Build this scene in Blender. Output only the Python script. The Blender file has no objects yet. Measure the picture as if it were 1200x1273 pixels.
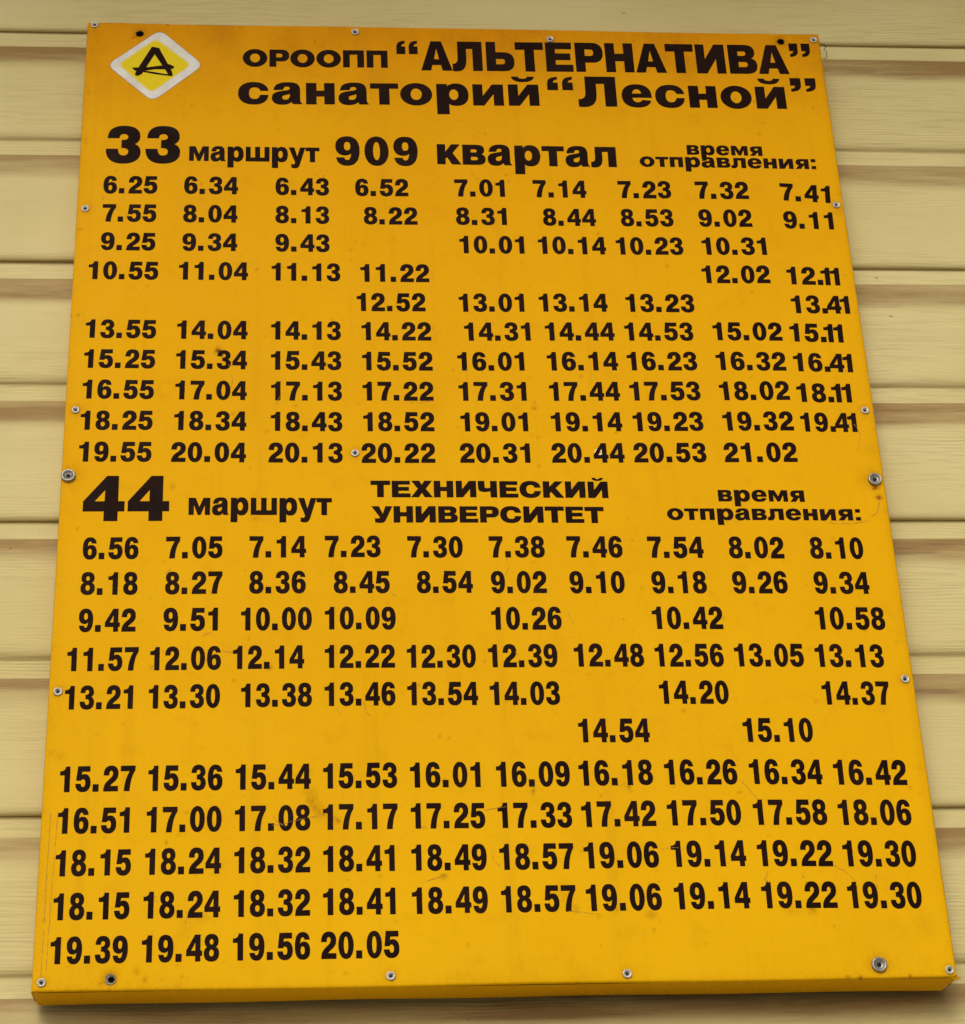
# A yellow bus timetable board screwed to cream plank siding, seen from below.
# Board coordinates are millimetres from the lower left corner of its front sheet.
import bpy, bmesh, math, random
import numpy as np
from mathutils import Matrix, Vector
from mathutils.geometry import tessellate_polygon

random.seed(7)
rng = np.random.default_rng(11)
sc = bpy.context.scene
COL = sc.collection
BASE = 2.10                    # height of the board's lower edge above the ground
BW, BH = 600.0, 810.75         # board size
DEP = 26.4                     # depth of the folded tray

# ------------------------------------------------------------ camera
cam = bpy.data.cameras.new("camera")
cam_o = bpy.data.objects.new("camera", cam)
COL.objects.link(cam_o)
R = ((0.9967867, -0.0403331, 0.0692057), (-0.0001739, -0.8650671, -0.5016561), (0.0801010, 0.5000321, -0.8622945))
def axis(v, s): return (v[0]*s, -v[2]*s, v[1]*s)
cx, cy, cz = axis(R[0], 1), axis(R[1], -1), axis(R[2], -1)
cam_o.matrix_world = Matrix(((cx[0], cy[0], cz[0], 0.16725), (cx[1], cy[1], cz[1], -1.44837),
                             (cx[2], cy[2], cz[2], BASE - 0.48740), (0, 0, 0, 1)))
cam.sensor_fit = 'HORIZONTAL'; cam.sensor_width = 36.0
cam.lens = 36.0*2898.0/1200.0
cam.clip_start = 0.05; cam.clip_end = 500
sc.camera = cam_o

# ------------------------------------------------------------ sky, sun, exposure (overcast)
SUN_EL, SUN_AZ = math.radians(36), math.radians(-14)    # azimuth from straight in front of the wall
w = bpy.data.worlds.new("World"); sc.world = w; w.use_nodes = True
nt = w.node_tree; nt.nodes.clear()
sky = nt.nodes.new('ShaderNodeTexSky'); sky.sky_type = 'NISHITA'; sky.sun_disc = False
sky.sun_elevation = SUN_EL; sky.sun_rotation = math.radians(180) - SUN_AZ
sky.air_density = 1.0; sky.dust_density = 4.0
hs = nt.nodes.new('ShaderNodeHueSaturation'); hs.inputs['Saturation'].default_value = 0.12
bg = nt.nodes.new('ShaderNodeBackground'); bg.inputs['Strength'].default_value = 0.12
wo = nt.nodes.new('ShaderNodeOutputWorld')
nt.links.new(sky.outputs[0], hs.inputs['Color']); nt.links.new(hs.outputs[0], bg.inputs['Color'])
nt.links.new(bg.outputs[0], wo.inputs['Surface'])
sl = bpy.data.lights.new("sun", 'SUN'); sl.energy = 0.95; sl.angle = math.radians(28); sl.color = (1.0, 0.95, 0.86)
so = bpy.data.objects.new("sun", sl); COL.objects.link(so)
sdir = Vector((math.sin(SUN_AZ)*math.cos(SUN_EL), -math.cos(SUN_AZ)*math.cos(SUN_EL), math.sin(SUN_EL)))
so.rotation_euler = sdir.to_track_quat('Z', 'Y').to_euler()
so.location = (0, -4, 6)
sc.view_settings.view_transform = 'Standard'; sc.view_settings.look = 'None'
sc.view_settings.gamma = 1.0; sc.view_settings.use_curve_mapping = False
sc.view_settings.exposure = -0.14

# ------------------------------------------------------------ measured layout, board mm
ROUTE_33 = [
    ('6.25', 19.4, 637.1, 60.9, 637.2, 16.6), ('6.34', 81.4, 637.2, 123.1, 637.3, 16.6), ('6.43', 152.0, 637.2, 193.6, 637.3, 16.5), ('6.52', 213.9, 637.2, 255.4, 637.4, 16.5),
    ('7.01', 291.6, 637.8, 331.2, 638.0, 16.5), ('7.14', 353.4, 638.0, 395.6, 638.0, 16.6), ('7.23', 420.7, 638.1, 462.9, 638.1, 16.6), ('7.32', 482.2, 638.1, 524.7, 638.1, 16.7),
    ('7.41', 549.4, 637.3, 589.6, 635.0, 16.8), ('7.55', 19.7, 609.9, 60.9, 609.9, 16.4), ('8.04', 81.3, 609.9, 123.0, 609.9, 16.3), ('8.13', 152.0, 609.9, 193.5, 609.8, 16.3),
    ('8.22', 220.2, 609.8, 261.8, 610.0, 16.3), ('8.31', 291.8, 610.3, 331.5, 610.4, 16.3), ('8.44', 359.8, 610.4, 401.4, 610.5, 16.3), ('8.53', 421.0, 610.6, 462.5, 610.8, 16.4),
    ('9.02', 482.5, 610.8, 524.7, 610.8, 16.5), ('9.11', 549.7, 609.8, 589.4, 609.1, 16.5), ('9.25', 19.6, 582.9, 60.9, 582.8, 16.3), ('9.34', 81.3, 582.8, 123.1, 582.8, 16.2),
    ('9.43', 152.1, 582.8, 193.6, 582.8, 16.3), ('10.01', 293.6, 583.0, 343.8, 583.1, 16.3), ('10.14', 354.7, 583.1, 407.5, 583.2, 16.4), ('10.23', 415.4, 583.3, 468.0, 583.5, 16.3),
    ('10.31', 482.8, 583.6, 533.6, 583.8, 16.4), ('10.55', 11.5, 555.7, 63.9, 555.6, 16.3), ('11.04', 79.3, 555.7, 131.6, 555.6, 16.3), ('11.13', 149.3, 555.5, 201.5, 555.4, 16.3),
    ('11.22', 216.8, 555.3, 269.4, 555.5, 16.3), ('12.02', 480.4, 556.7, 533.5, 556.8, 16.4), ('12.11', 546.5, 556.0, 587.9, 555.1, 16.4), ('12.52', 213.7, 528.0, 265.8, 528.3, 16.4),
    ('13.01', 291.2, 528.4, 341.1, 528.7, 16.4), ('13.14', 352.4, 528.9, 405.1, 529.2, 16.4), ('13.23', 419.1, 529.3, 472.0, 529.2, 16.4), ('13.41', 547.2, 528.8, 592.6, 528.6, 16.3),
    ('13.55', 11.7, 502.1, 63.9, 501.9, 16.3), ('14.04', 79.3, 501.8, 131.8, 501.6, 16.3), ('14.13', 149.2, 501.5, 201.4, 501.4, 16.4), ('14.22', 217.0, 501.4, 269.3, 501.6, 16.3),
    ('14.31', 294.4, 501.8, 344.5, 502.2, 16.3), ('14.44', 355.7, 502.3, 408.6, 502.6, 16.3), ('14.53', 416.4, 502.7, 468.9, 503.1, 16.3), ('15.02', 484.1, 503.6, 537.3, 503.4, 16.3),
    ('15.11', 543.1, 502.7, 584.2, 501.7, 16.5), ('15.25', 11.7, 475.3, 63.9, 475.1, 16.2), ('15.34', 79.2, 475.0, 131.7, 474.8, 16.3), ('15.43', 149.2, 474.6, 201.5, 474.5, 16.3),
    ('15.52', 216.9, 474.4, 269.6, 474.6, 16.3), ('16.01', 288.3, 474.8, 338.5, 475.2, 16.3), ('16.14', 355.7, 475.3, 409.3, 475.7, 16.4), ('16.23', 416.3, 475.7, 469.5, 476.0, 16.4),
    ('16.32', 484.0, 476.4, 537.3, 476.1, 16.4), ('16.41', 543.1, 475.6, 588.2, 474.6, 16.4), ('16.55', 11.7, 448.5, 63.8, 448.2, 16.2), ('17.04', 79.2, 448.1, 131.7, 447.8, 16.2),
    ('17.13', 149.4, 447.6, 201.7, 447.5, 16.3), ('17.22', 216.9, 447.6, 269.4, 447.8, 16.3), ('17.31', 288.2, 448.0, 338.8, 448.3, 16.3), ('17.44', 355.9, 448.3, 408.9, 448.6, 16.4),
    ('17.53', 416.3, 448.7, 469.6, 449.1, 16.4), ('18.02', 484.2, 449.3, 537.3, 449.8, 16.4), ('18.11', 542.7, 448.0, 584.2, 447.5, 16.4), ('18.25', 11.6, 421.6, 63.7, 421.5, 16.1),
    ('18.34', 79.1, 421.5, 131.7, 421.3, 16.2), ('18.43', 149.3, 421.1, 201.7, 421.0, 16.2), ('18.52', 217.0, 421.0, 269.3, 421.1, 16.2), ('19.01', 288.6, 421.2, 338.6, 421.4, 16.2),
    ('19.14', 355.7, 421.5, 408.7, 421.7, 16.3), ('19.23', 416.8, 421.7, 469.4, 422.1, 16.3), ('19.32', 484.2, 422.3, 537.4, 422.8, 16.4), ('19.41', 542.7, 421.9, 585.1, 421.4, 16.4),
    ('19.55', 11.6, 394.7, 63.7, 394.5, 16.4), ('20.04', 77.8, 394.4, 131.7, 394.2, 16.4), ('20.13', 147.9, 394.2, 201.7, 394.0, 16.5), ('20.22', 215.4, 393.9, 269.1, 394.0, 16.4),
    ('20.31', 287.2, 394.1, 338.8, 394.3, 16.4), ('20.44', 354.7, 394.4, 408.5, 394.6, 16.5), ('20.53', 415.4, 394.7, 469.3, 394.9, 16.5), ('21.02', 482.6, 395.0, 537.1, 395.3, 16.5),
]
ROUTE_44 = [
    ('6.56', 18.1, 314.3, 57.1, 314.7, 17.2), ('7.05', 76.2, 314.9, 116.1, 315.2, 17.2), ('7.14', 134.9, 315.3, 175.0, 315.5, 17.1), ('7.23', 188.2, 315.7, 227.8, 315.7, 17.1),
    ('7.30', 246.8, 315.4, 286.4, 315.1, 17.0), ('7.38', 305.2, 315.1, 345.2, 315.0, 17.1), ('7.46', 361.1, 315.0, 401.3, 314.8, 17.2), ('7.54', 419.5, 314.7, 460.0, 314.4, 17.2),
    ('8.02', 478.4, 314.2, 518.5, 313.9, 17.4), ('8.10', 537.6, 313.8, 576.8, 313.5, 17.4), ('8.18', 17.8, 286.0, 57.4, 286.2, 17.5), ('8.27', 76.4, 286.4, 116.3, 286.6, 17.4),
    ('8.36', 135.0, 286.7, 174.7, 286.8, 17.4), ('8.45', 194.2, 286.9, 233.7, 286.8, 17.3), ('8.54', 252.8, 286.8, 292.5, 286.5, 17.3), ('9.02', 305.4, 286.3, 345.0, 286.1, 17.3),
    ('9.10', 361.4, 286.0, 400.9, 285.9, 17.4), ('9.18', 420.2, 285.8, 459.8, 285.7, 17.5), ('9.26', 478.4, 285.6, 518.2, 285.4, 17.5), ('9.34', 537.4, 285.2, 577.5, 284.8, 17.5),
    ('9.42', 17.9, 257.0, 57.0, 257.3, 17.6), ('9.51', 76.0, 257.5, 113.7, 257.7, 17.6), ('10.00', 129.6, 257.7, 178.9, 257.9, 17.5), ('10.09', 187.8, 258.2, 237.3, 258.0, 17.4),
    ('10.26', 304.4, 257.3, 354.0, 257.1, 17.5), ('10.42', 418.4, 257.2, 468.7, 257.0, 17.5), ('10.58', 535.2, 256.4, 585.3, 256.0, 17.6), ('11.57', 11.4, 226.8, 60.0, 227.3, 17.6),
    ('12.06', 67.8, 227.3, 116.3, 227.7, 17.6), ('12.14', 124.4, 227.9, 173.4, 228.1, 17.5), ('12.22', 187.6, 228.2, 236.1, 228.2, 17.4), ('12.30', 244.4, 228.1, 292.4, 227.9, 17.4),
    ('12.39', 301.0, 227.9, 349.5, 227.9, 17.5), ('12.48', 361.1, 228.0, 410.2, 227.8, 17.5), ('12.56', 418.0, 227.7, 466.6, 227.5, 17.5), ('13.05', 474.3, 227.6, 523.5, 227.2, 17.6),
    ('13.13', 531.6, 226.9, 580.5, 226.3, 17.6), ('13.21', 11.2, 198.0, 57.2, 198.3, 17.4), ('13.30', 67.7, 198.4, 116.1, 198.8, 17.4), ('13.38', 130.3, 199.0, 178.7, 199.3, 17.4),
    ('13.46', 187.3, 199.4, 235.9, 199.4, 17.4), ('13.54', 244.0, 199.4, 292.8, 199.2, 17.4), ('14.03', 301.0, 199.1, 349.5, 199.0, 17.4), ('14.20', 418.8, 199.0, 467.5, 198.7, 17.5),
    ('14.37', 533.3, 197.8, 581.1, 197.2, 17.7), ('14.54', 360.6, 170.4, 409.8, 170.1, 17.5), ('15.10', 474.8, 169.8, 523.6, 169.5, 17.7), ('15.27', 10.9, 137.5, 60.7, 137.8, 18.1),
    ('15.36', 69.3, 137.8, 118.7, 138.1, 18.0), ('15.44', 127.4, 138.1, 177.7, 138.3, 18.0), ('15.53', 185.9, 138.4, 235.7, 138.4, 18.0), ('16.01', 244.4, 138.3, 292.0, 138.2, 18.0),
    ('16.09', 302.8, 138.1, 352.9, 138.2, 18.0), ('16.18', 359.0, 138.4, 409.6, 138.5, 18.1), ('16.26', 417.6, 138.5, 467.6, 138.3, 18.1), ('16.34', 476.0, 138.4, 526.5, 137.8, 18.1),
    ('16.42', 534.3, 137.6, 584.9, 136.7, 18.2), ('16.51', 11.0, 107.9, 58.0, 108.1, 17.8), ('17.00', 69.1, 108.1, 118.6, 108.3, 17.8), ('17.08', 127.3, 108.3, 177.3, 108.5, 17.8),
    ('17.17', 185.7, 108.7, 235.5, 108.7, 17.9), ('17.25', 244.2, 108.6, 294.0, 108.5, 17.9), ('17.33', 302.5, 108.3, 352.5, 108.3, 17.9), ('17.42', 359.0, 108.4, 409.3, 108.6, 18.0),
    ('17.50', 417.2, 108.7, 467.5, 108.6, 18.0), ('17.58', 475.8, 108.6, 526.3, 108.2, 18.1), ('18.06', 534.1, 108.0, 584.3, 107.3, 18.2), ('18.15', 10.9, 78.2, 60.0, 78.4, 17.8),
    ('18.24', 69.0, 78.5, 118.7, 78.7, 17.9), ('18.32', 127.2, 78.7, 177.1, 78.9, 17.9), ('18.41', 185.6, 79.0, 232.8, 79.0, 17.9), ('18.49', 243.8, 78.9, 293.8, 78.7, 18.0),
    ('18.57', 302.3, 78.7, 352.0, 78.7, 18.0), ('19.06', 358.8, 78.9, 409.1, 79.1, 18.1), ('19.14', 417.5, 79.2, 467.9, 79.1, 18.2), ('19.22', 475.6, 79.0, 526.4, 78.4, 18.2),
    ('19.30', 533.8, 78.2, 583.7, 77.4, 18.3), ('18.15', 11.1, 48.1, 60.1, 48.4, 18.0), ('18.24', 68.9, 48.4, 118.6, 48.6, 18.0), ('18.32', 127.3, 48.7, 176.9, 48.9, 18.0),
    ('18.41', 185.3, 49.1, 232.7, 49.1, 18.0), ('18.49', 243.5, 48.9, 293.4, 48.9, 18.0), ('18.57', 302.2, 49.0, 351.7, 49.1, 18.0), ('19.06', 358.5, 49.1, 408.7, 49.3, 18.1),
    ('19.14', 417.1, 49.6, 467.8, 49.5, 18.1), ('19.22', 475.6, 49.4, 526.1, 48.9, 18.1), ('19.30', 533.5, 48.7, 583.5, 48.0, 18.2), ('19.39', 10.7, 18.6, 60.0, 18.8, 17.8),
    ('19.48', 68.8, 18.8, 118.4, 19.0, 17.8), ('19.56', 127.1, 19.0, 176.9, 19.3, 17.9), ('20.05', 183.9, 19.3, 234.6, 19.5, 17.9),
]
HEADINGS = [
    ('ОРООПП', 125.2, 766.5, 241.9, 767.2, 17.8), ('“', 249.2, 781.9, 266.5, 782.1, 14.1), ('АЛЬТЕРНАТИВА', 268.9, 765.3, 571.0, 767.1, 30.5), ('”', 573.2, 785.3, 590.6, 785.4, 14.4),
    ('санаторий', 121.9, 727.8, 363.3, 730.1, 21.7), ('“', 370.4, 746.4, 391.3, 746.6, 13.8), ('Лесной', 395.0, 730.1, 564.9, 730.5, 22.6), ('”', 570.1, 748.4, 591.4, 748.5, 14.2),
    ('33', 19.8, 666.6, 77.6, 666.9, 36.5), ('маршрут', 84.6, 669.4, 186.4, 669.9, 14.4), ('909', 198.9, 667.3, 263.8, 667.8, 28.0), ('квартал', 278.9, 669.3, 421.6, 668.8, 19.9),
    ('время', 478.9, 682.0, 539.9, 681.5, 9.6), ('отправления:', 440.1, 669.4, 582.0, 668.8, 10.0), ('44', 16.5, 345.3, 77.6, 345.4, 36.9), ('маршрут', 91.3, 350.2, 193.5, 350.0, 14.0),
    ('ТЕХНИЧЕСКИЙ', 221.5, 364.9, 394.2, 364.4, 13.7), ('УНИВЕРСИТЕТ', 221.7, 343.9, 389.8, 343.4, 13.4), ('время', 474.7, 361.3, 538.5, 361.1, 9.6), ('отправления:', 435.9, 345.9, 578.4, 345.3, 9.5),
]
RIVETS = [
    (5.9, 807.5), (215.9, 804.3), (375.4, 799.9), (594.8, 803.7),
    (6.5, 621.8), (593.9, 632.9), (7.7, 438.3), (592.9, 440.2),
    (210.7, 401.9), (6.3, 211.2), (593.8, 216.8), (6.2, 6.2),
    (228.6, 7.0), (382.0, 5.8), (595.3, 5.0),
]
COVERED_RIVET = [
    (389.8, 403.4),
]
SCREWS = [
    (5.1, 382.5), (592.9, 380.2), (548.7, 9.3),
]
HOLES = [
    (42.3, 799.7), (567.3, 802.2), (50.0, 8.1),
]
GRIME = [
    (178.4, 129.7, 7, 0.45), (182.7, 122.7, 6, 0.4), (177.4, 135.5, 6, 0.3), (185.9, 119.8, 3, 0.5),
    (195.5, 115.0, 2.2, 0.8), (180.0, 124.4, 1.6, 0.9), (192.8, 116.8, 2, 0.5), (110.0, 491.2, 3.5, 1),
    (113.0, 488.3, 3, 0.7), (119.0, 479.7, 3, 0.6), (592.0, 372.6, 1.8, 1), (591.0, 374.7, 2, 0.8),
    (526.8, 1.2, 2.2, 0.9), (535.2, 0.5, 2.5, 0.9), (568.5, 1.1, 2, 0.8), (600.5, -0.0, 3, 1),
    (264.5, 74.4, 3, 0.6), (392.6, 137.3, 2.5, 0.7), (390.5, 138.5, 3, 0.3), (327.3, 135.1, 2, 0.7),
    (169.8, 146.7, 2.5, 0.6), (176.3, 150.1, 3, 0.4), (10.3, 163.5, 6, 0.2), (4.8, 166.5, 5, 0.2),
    (-2.2, 403.8, 4, 0.1), (343.7, 441.7, 2.4, 0.6), (344.5, 446.7, 2, 0.3), (402.3, 603.1, 1.2, 1),
    (334.2, 652.5, 1, 1), (425.6, 525.0, 1.2, 0.5), (325.4, 460.1, 1, 0.8), (147.8, 229.8, 3, 0.8),
    (150.0, 228.6, 2, 0.8), (50.7, 1.8, 7, 0.35), (45.0, 5.6, 4, 0.6), (66.1, 12.7, 4, 0.35),
    (71.4, 7.3, 3, 0.5), (91.9, 2.1, 4, 0.3), (5.5, 522.3, 1.5, 1), (0.2, 522.3, 1, 1),
    (3.1, 602.2, 2, 0.6), (19.5, 632.5, 1.2, 0.7), (28.9, 659.2, 1, 0.5), (599.2, 645.0, 6, 0.25),
    (596.5, 627.4, 8, 0.3), (479.2, 799.5, 3, 0.4), (374.9, 790.4, 14, 0.28), (566.6, 802.2, 7, 0.5),
    (594.0, 793.2, 8, 0.25), (42.3, 798.9, 7, 0.55), (37.3, 795.3, 2, 1), (17.4, 810.3, 2.5, 0.9),
    (27.7, 810.5, 2.5, 0.7), (63.9, 810.4, 3, 0.9), (123.6, 808.3, 3, 0.5), (182.8, 793.3, 1.3, 0.8),
    (8.8, 799.8, 9, 0.2), (3.9, 737.0, 2, 0.6), (9.5, 737.1, 1.5, 0.4), (91.1, 811.9, 5, 0.4),
    (320.3, 809.1, 6, 0.3), (594.7, 384.3, 13, 0.2), (594.3, 405.2, 10, 0.18), (582.6, 433.4, 8, 0.15),
    (266.8, 346.8, 8, 0.1), (2.9, 688.3, 5, 0.3), (264.4, 446.3, 14, 0.08), (79.8, 373.6, 3, 0.35),
    (469.6, 265.9, 2, 0.25), (493.8, 277.4, 2, 0.2), (544.8, 34.0, 20, 0.06), (563.3, 30.9, 16, 0.06),
    (539.7, 14.7, 30, 0.08), (400.9, 46.1, 4, 0.5), (377.2, 50.4, 4, 0.35), (343.3, 62.0, 10, 0.18),
    (350.6, 50.8, 4, 0.3), (508.7, 48.5, 4, 0.6), (495.1, 47.5, 6, 0.2), (583.0, 36.2, 12, 0.15),
    (491.0, 138.1, 2, 0.3), (11.0, -3.4, 5, 0.5), (468.2, 132.4, 1.5, 0.7), (106.3, 48.8, 5, 0.25),
    (95.3, 121.9, 2, 0.4), (82.6, 101.0, 1.5, 0.7), (90.4, 106.0, 1.2, 0.6), (199.6, 9.4, 2, 0.3),
    (279.2, 27.0, 1.5, 0.4), (366.2, 45.0, 2, 0.3), (581.8, 377.4, 7, 0.1), (139.1, 346.9, 3, 0.3),
]
SCRATCHES = [
    ((592.8, 369.2), (594.3, 362.3), (591.3, 352.8), (583.8, 345.3), (572.7, 342.6), (559.6, 342.6), (549.3, 345.3)), ((186.9, 119.2), (172.0, 116.5), (159.2, 113.2), (151.7, 112.1)), ((152.8, 118.4), (154.9, 114.9), (159.2, 112.0)), ((308.8, 123.6), (299.0, 122.0), (293.5, 120.9)),
    ((469.2, 141.9), (473.6, 135.9), (478.4, 129.4), (479.9, 127.0)), ((503.7, 77.4), (505.6, 70.0), (506.8, 65.4)), ((526.8, 78.8), (534.5, 74.1), (539.3, 68.4), (540.8, 63.2)), ((481.7, 75.4), (479.0, 69.8), (481.4, 66.9)),
    ((297.7, 92.0), (298.5, 85.2), (302.6, 81.2)), ((327.5, 138.6), (327.1, 131.0)), ((213.9, 202.4), (215.4, 194.5), (218.6, 191.5)), ((195.1, 197.7), (198.4, 192.8)),
    ((358.8, 270.2), (361.8, 263.8), (362.2, 261.3)), ((317.5, 315.0), (318.2, 305.2), (315.7, 300.0)), ((151.3, 438.8), (154.2, 445.9), (157.1, 454.3)), ((117.9, 479.7), (121.0, 466.9), (120.5, 456.3)),
    ((248.9, 446.3), (257.9, 445.6), (268.6, 447.8)), ((294.8, 476.5), (295.6, 465.7)), ((339.8, 459.5), (340.0, 452.4)), ((538.8, 326.6), (539.4, 321.2)),
    ((181.6, 656.7), (187.9, 661.6)), ((189.2, 655.2), (193.0, 662.4)), ((77.4, 61.9), (75.3, 64.1), (78.0, 59.1)), ((6.0, 122.9), (5.6, 61.3), (5.6, 4.1)),
    ((10.7, 122.9), (9.4, 66.7), (8.6, 14.7)), ((266.6, 76.0), (253.2, 71.1), (248.9, 69.5)), ((426.2, 92.1), (419.8, 92.8), (411.0, 91.8)), ((366.3, 46.6), (342.6, 49.8)),
    ((96.9, 52.8), (96.5, 44.6)), ((319.7, 240.0), (322.4, 236.9)), ((115.1, 241.8), (124.5, 240.5)), ((234.9, 286.1), (240.5, 283.5)),
    ((583.2, 428.4), (586.9, 419.3), (582.8, 405.2)), ((76.0, 302.6), (80.4, 306.4)), ((103.3, 253.7), (108.8, 256.2)), ((554.2, 73.9), (554.8, 61.9)),
]
LOGO_OUTER = [
    (58.44, 803.47), (93.9, 767.16), (54.41, 728.66), (17.26, 765.64),
]
LOGO_INNER = [
    (55.49, 794.03), (84.28, 767.18), (53.35, 737.48), (26.14, 766.45),
]
LOGO_STROKES = [
    [(52.37, 785.49), (57.86, 784.33), (55.61, 779.22), (45.28, 756.8), (42.17, 754.46), (39.59, 755.65), (40.57, 759.63)], [(52.71, 785.07), (58.19, 784.34), (59.91, 780.15), (68.77, 760.6), (69.86, 755.4), (67.0, 754.93), (63.29, 762.16), (54.18, 778.77)], [(37.1, 763.11), (42.51, 763.42), (50.47, 764.0), (63.18, 766.34), (66.67, 767.46), (70.73, 764.82), (69.99, 762.71), (63.3, 761.95), (55.32, 761.8), (45.5, 759.73), (39.6, 760.03)], [(44.53, 760.33), (50.61, 759.62), (63.43, 757.15), (69.51, 756.44), (68.91, 754.97), (55.47, 756.79), (44.56, 759.29)],
]

# ------------------------------------------------------------ node helpers
class NT:
    def __init__(self, name):
        self.m = bpy.data.materials.new(name); self.m.use_nodes = True
        self.t = self.m.node_tree; self.t.nodes.clear()
        self.out = self.t.nodes.new('ShaderNodeOutputMaterial')
        self.b = self.t.nodes.new('ShaderNodeBsdfPrincipled')
        self.t.links.new(self.b.outputs[0], self.out.inputs['Surface'])
    def n(self, kind, **kw):
        x = self.t.nodes.new(kind)
        for k, v in kw.items(): setattr(x, k, v)
        return x
    def put(self, sock, v):
        if isinstance(v, bpy.types.NodeSocket): self.t.links.new(v, sock)
        elif v is not None:
            if isinstance(v, (tuple, list)) and len(v) == 3 and sock.type == 'RGBA': v = (*v, 1)
            sock.default_value = v
    def math(self, op, a, b=None, c=None, clamp=False):
        x = self.n('ShaderNodeMath', operation=op); x.use_clamp = clamp
        self.put(x.inputs[0], a); self.put(x.inputs[1], b); self.put(x.inputs[2], c)
        return x.outputs[0]
    def mix(self, f, a, b, mode='MIX'):
        x = self.n('ShaderNodeMix', data_type='RGBA', blend_type=mode)
        self.put(x.inputs[0], f); self.put(x.inputs[6], a); self.put(x.inputs[7], b)
        return x.outputs[2]
    def ramp(self, f, a, b, lo=0.0, hi=1.0, smooth=True):
        x = self.n('ShaderNodeMapRange'); x.interpolation_type = 'SMOOTHSTEP' if smooth else 'LINEAR'
        self.put(x.inputs[0], f)
        for i, v in enumerate((a, b, lo, hi)): x.inputs[i+1].default_value = v
        return x.outputs[0]
    def noise(self, vec, scale, detail=3, rough=0.55, stretch=None, off=(0, 0, 0), dist=0.0):
        mp = self.n('ShaderNodeMapping'); self.put(mp.inputs['Vector'], vec)
        mp.inputs['Scale'].default_value = stretch or (1, 1, 1); mp.inputs['Location'].default_value = off
        x = self.n('ShaderNodeTexNoise'); self.put(x.inputs['Vector'], mp.outputs[0])
        x.inputs['Scale'].default_value = scale; x.inputs['Detail'].default_value = detail
        x.inputs['Roughness'].default_value = rough; x.inputs['Distortion'].default_value = dist
        return x.outputs['Fac']
    def coord(self, which='Object'):
        return self.n('ShaderNodeTexCoord').outputs[which]
    def attr(self, name):
        return self.n('ShaderNodeAttribute', attribute_name=name).outputs['Fac']
    def bump(self, h, strength, dist, normal=None):
        x = self.n('ShaderNodeBump'); self.put(x.inputs['Height'], h)
        x.inputs['Strength'].default_value = strength; x.inputs['Distance'].default_value = dist
        if normal is not None: self.put(x.inputs['Normal'], normal)
        return x.outputs[0]
    def set(self, **kw):
        for k, v in kw.items(): self.put(self.b.inputs[k.replace('_', ' ')], v)
        return self.m

# yellow painted sheet: slightly uneven paint, grime painted on vertices broken up by noise
def yellow_material():
    m = NT('yellow_sheet'); P = m.coord()
    # the paint has kept its orange at the top and faded towards the bottom
    sp_ = m.n('ShaderNodeSeparateXYZ'); m.put(sp_.inputs[0], P)
    zz = m.math('ADD', sp_.outputs[2], m.math('MULTIPLY', m.noise(P, 5, 3, off=(2, 2, 2)), .12))
    old = m.mix(m.ramp(zz, .05, .72, smooth=False), (0.83, 0.440, 0.0018), (0.79, 0.372, 0.0012))
    old = m.mix(m.ramp(zz, .74, .90), old, (0.72, 0.272, 0.0008))
    col = m.mix(m.ramp(m.noise(P, 7, 4), .3, .7), m.mix(1.0, old, (.955, .93, .9), 'MULTIPLY'), old)
    fade = m.ramp(m.noise(P, 2.3, 2, off=(3, 0, 1)), .3, .75)
    col = m.mix(m.math('MULTIPLY', fade, .25), col, (0.82, 0.42, 0.003))
    fine = m.noise(P, 900, 2, .7)
    col = m.mix(m.ramp(fine, .35, .75, 0, .13), col, (0.50, 0.20, 0.002))
    blot = m.noise(P, 38, 5, .72, off=(1, 7, 3))
    col = m.mix(m.ramp(blot, .50, .74, 0, .20), col, (0.52, 0.21, 0.002))
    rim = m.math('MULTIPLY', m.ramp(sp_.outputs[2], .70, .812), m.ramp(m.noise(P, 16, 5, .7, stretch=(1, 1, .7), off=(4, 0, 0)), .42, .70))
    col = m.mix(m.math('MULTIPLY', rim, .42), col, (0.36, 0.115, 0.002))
    g = m.attr('grime')
    br = m.ramp(m.noise(P, 380, 5, .75), .30, .62)
    soft = m.math('MULTIPLY', g, m.math('ADD', m.math('MULTIPLY', br, 1.0), .22), clamp=True)
    col = m.mix(m.math('MULTIPLY', soft, .9), col, (0.21, 0.058, 0.002))
    # faint vertical water streaks
    st = m.noise(P, 60, 4, .6, stretch=(1, 1, .06))
    col = m.mix(m.ramp(st, .52, .8, 0, .22), col, (0.50, 0.22, 0.006))
    sp = m.noise(P, 210, 2, .5, off=(9, 2, 4))
    col = m.mix(m.ramp(sp, .735, .80, 0, .55), col, (0.25, 0.09, 0.006))
    rust = m.attr('rust')
    col = m.mix(m.math('MULTIPLY', rust, m.math('ADD', br, .3), clamp=True), col, (0.19, 0.025, 0.004))
    rough = m.ramp(m.noise(P, 25, 4), .2, .8, .50, .64)
    b = m.bump(m.noise(P, 4.5, 2), .35, .004)
    b = m.bump(m.noise(P, 420, 3, .6), .06, .0006, b)
    return m.set(Base_Color=col, Roughness=rough, Normal=b, Specular_IOR_Level=.035)

def vinyl_material():
    m = NT('black_vinyl'); P = m.coord()
    k = m.ramp(m.noise(P, 30, 4), .35, .75)
    col = m.mix(k, (0.0105, 0.0030, 0.0012), (0.022, 0.0072, 0.0030))
    sc_ = m.ramp(m.noise(P, 260, 4, .8, off=(5, 5, 5)), .66, .78, 0, .30)
    col = m.mix(sc_, col, (0.11, 0.045, 0.012))
    return m.set(Base_Color=col, Roughness=m.ramp(m.noise(P, 60, 3), .3, .7, .45, .62), Specular_IOR_Level=.035)

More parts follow.
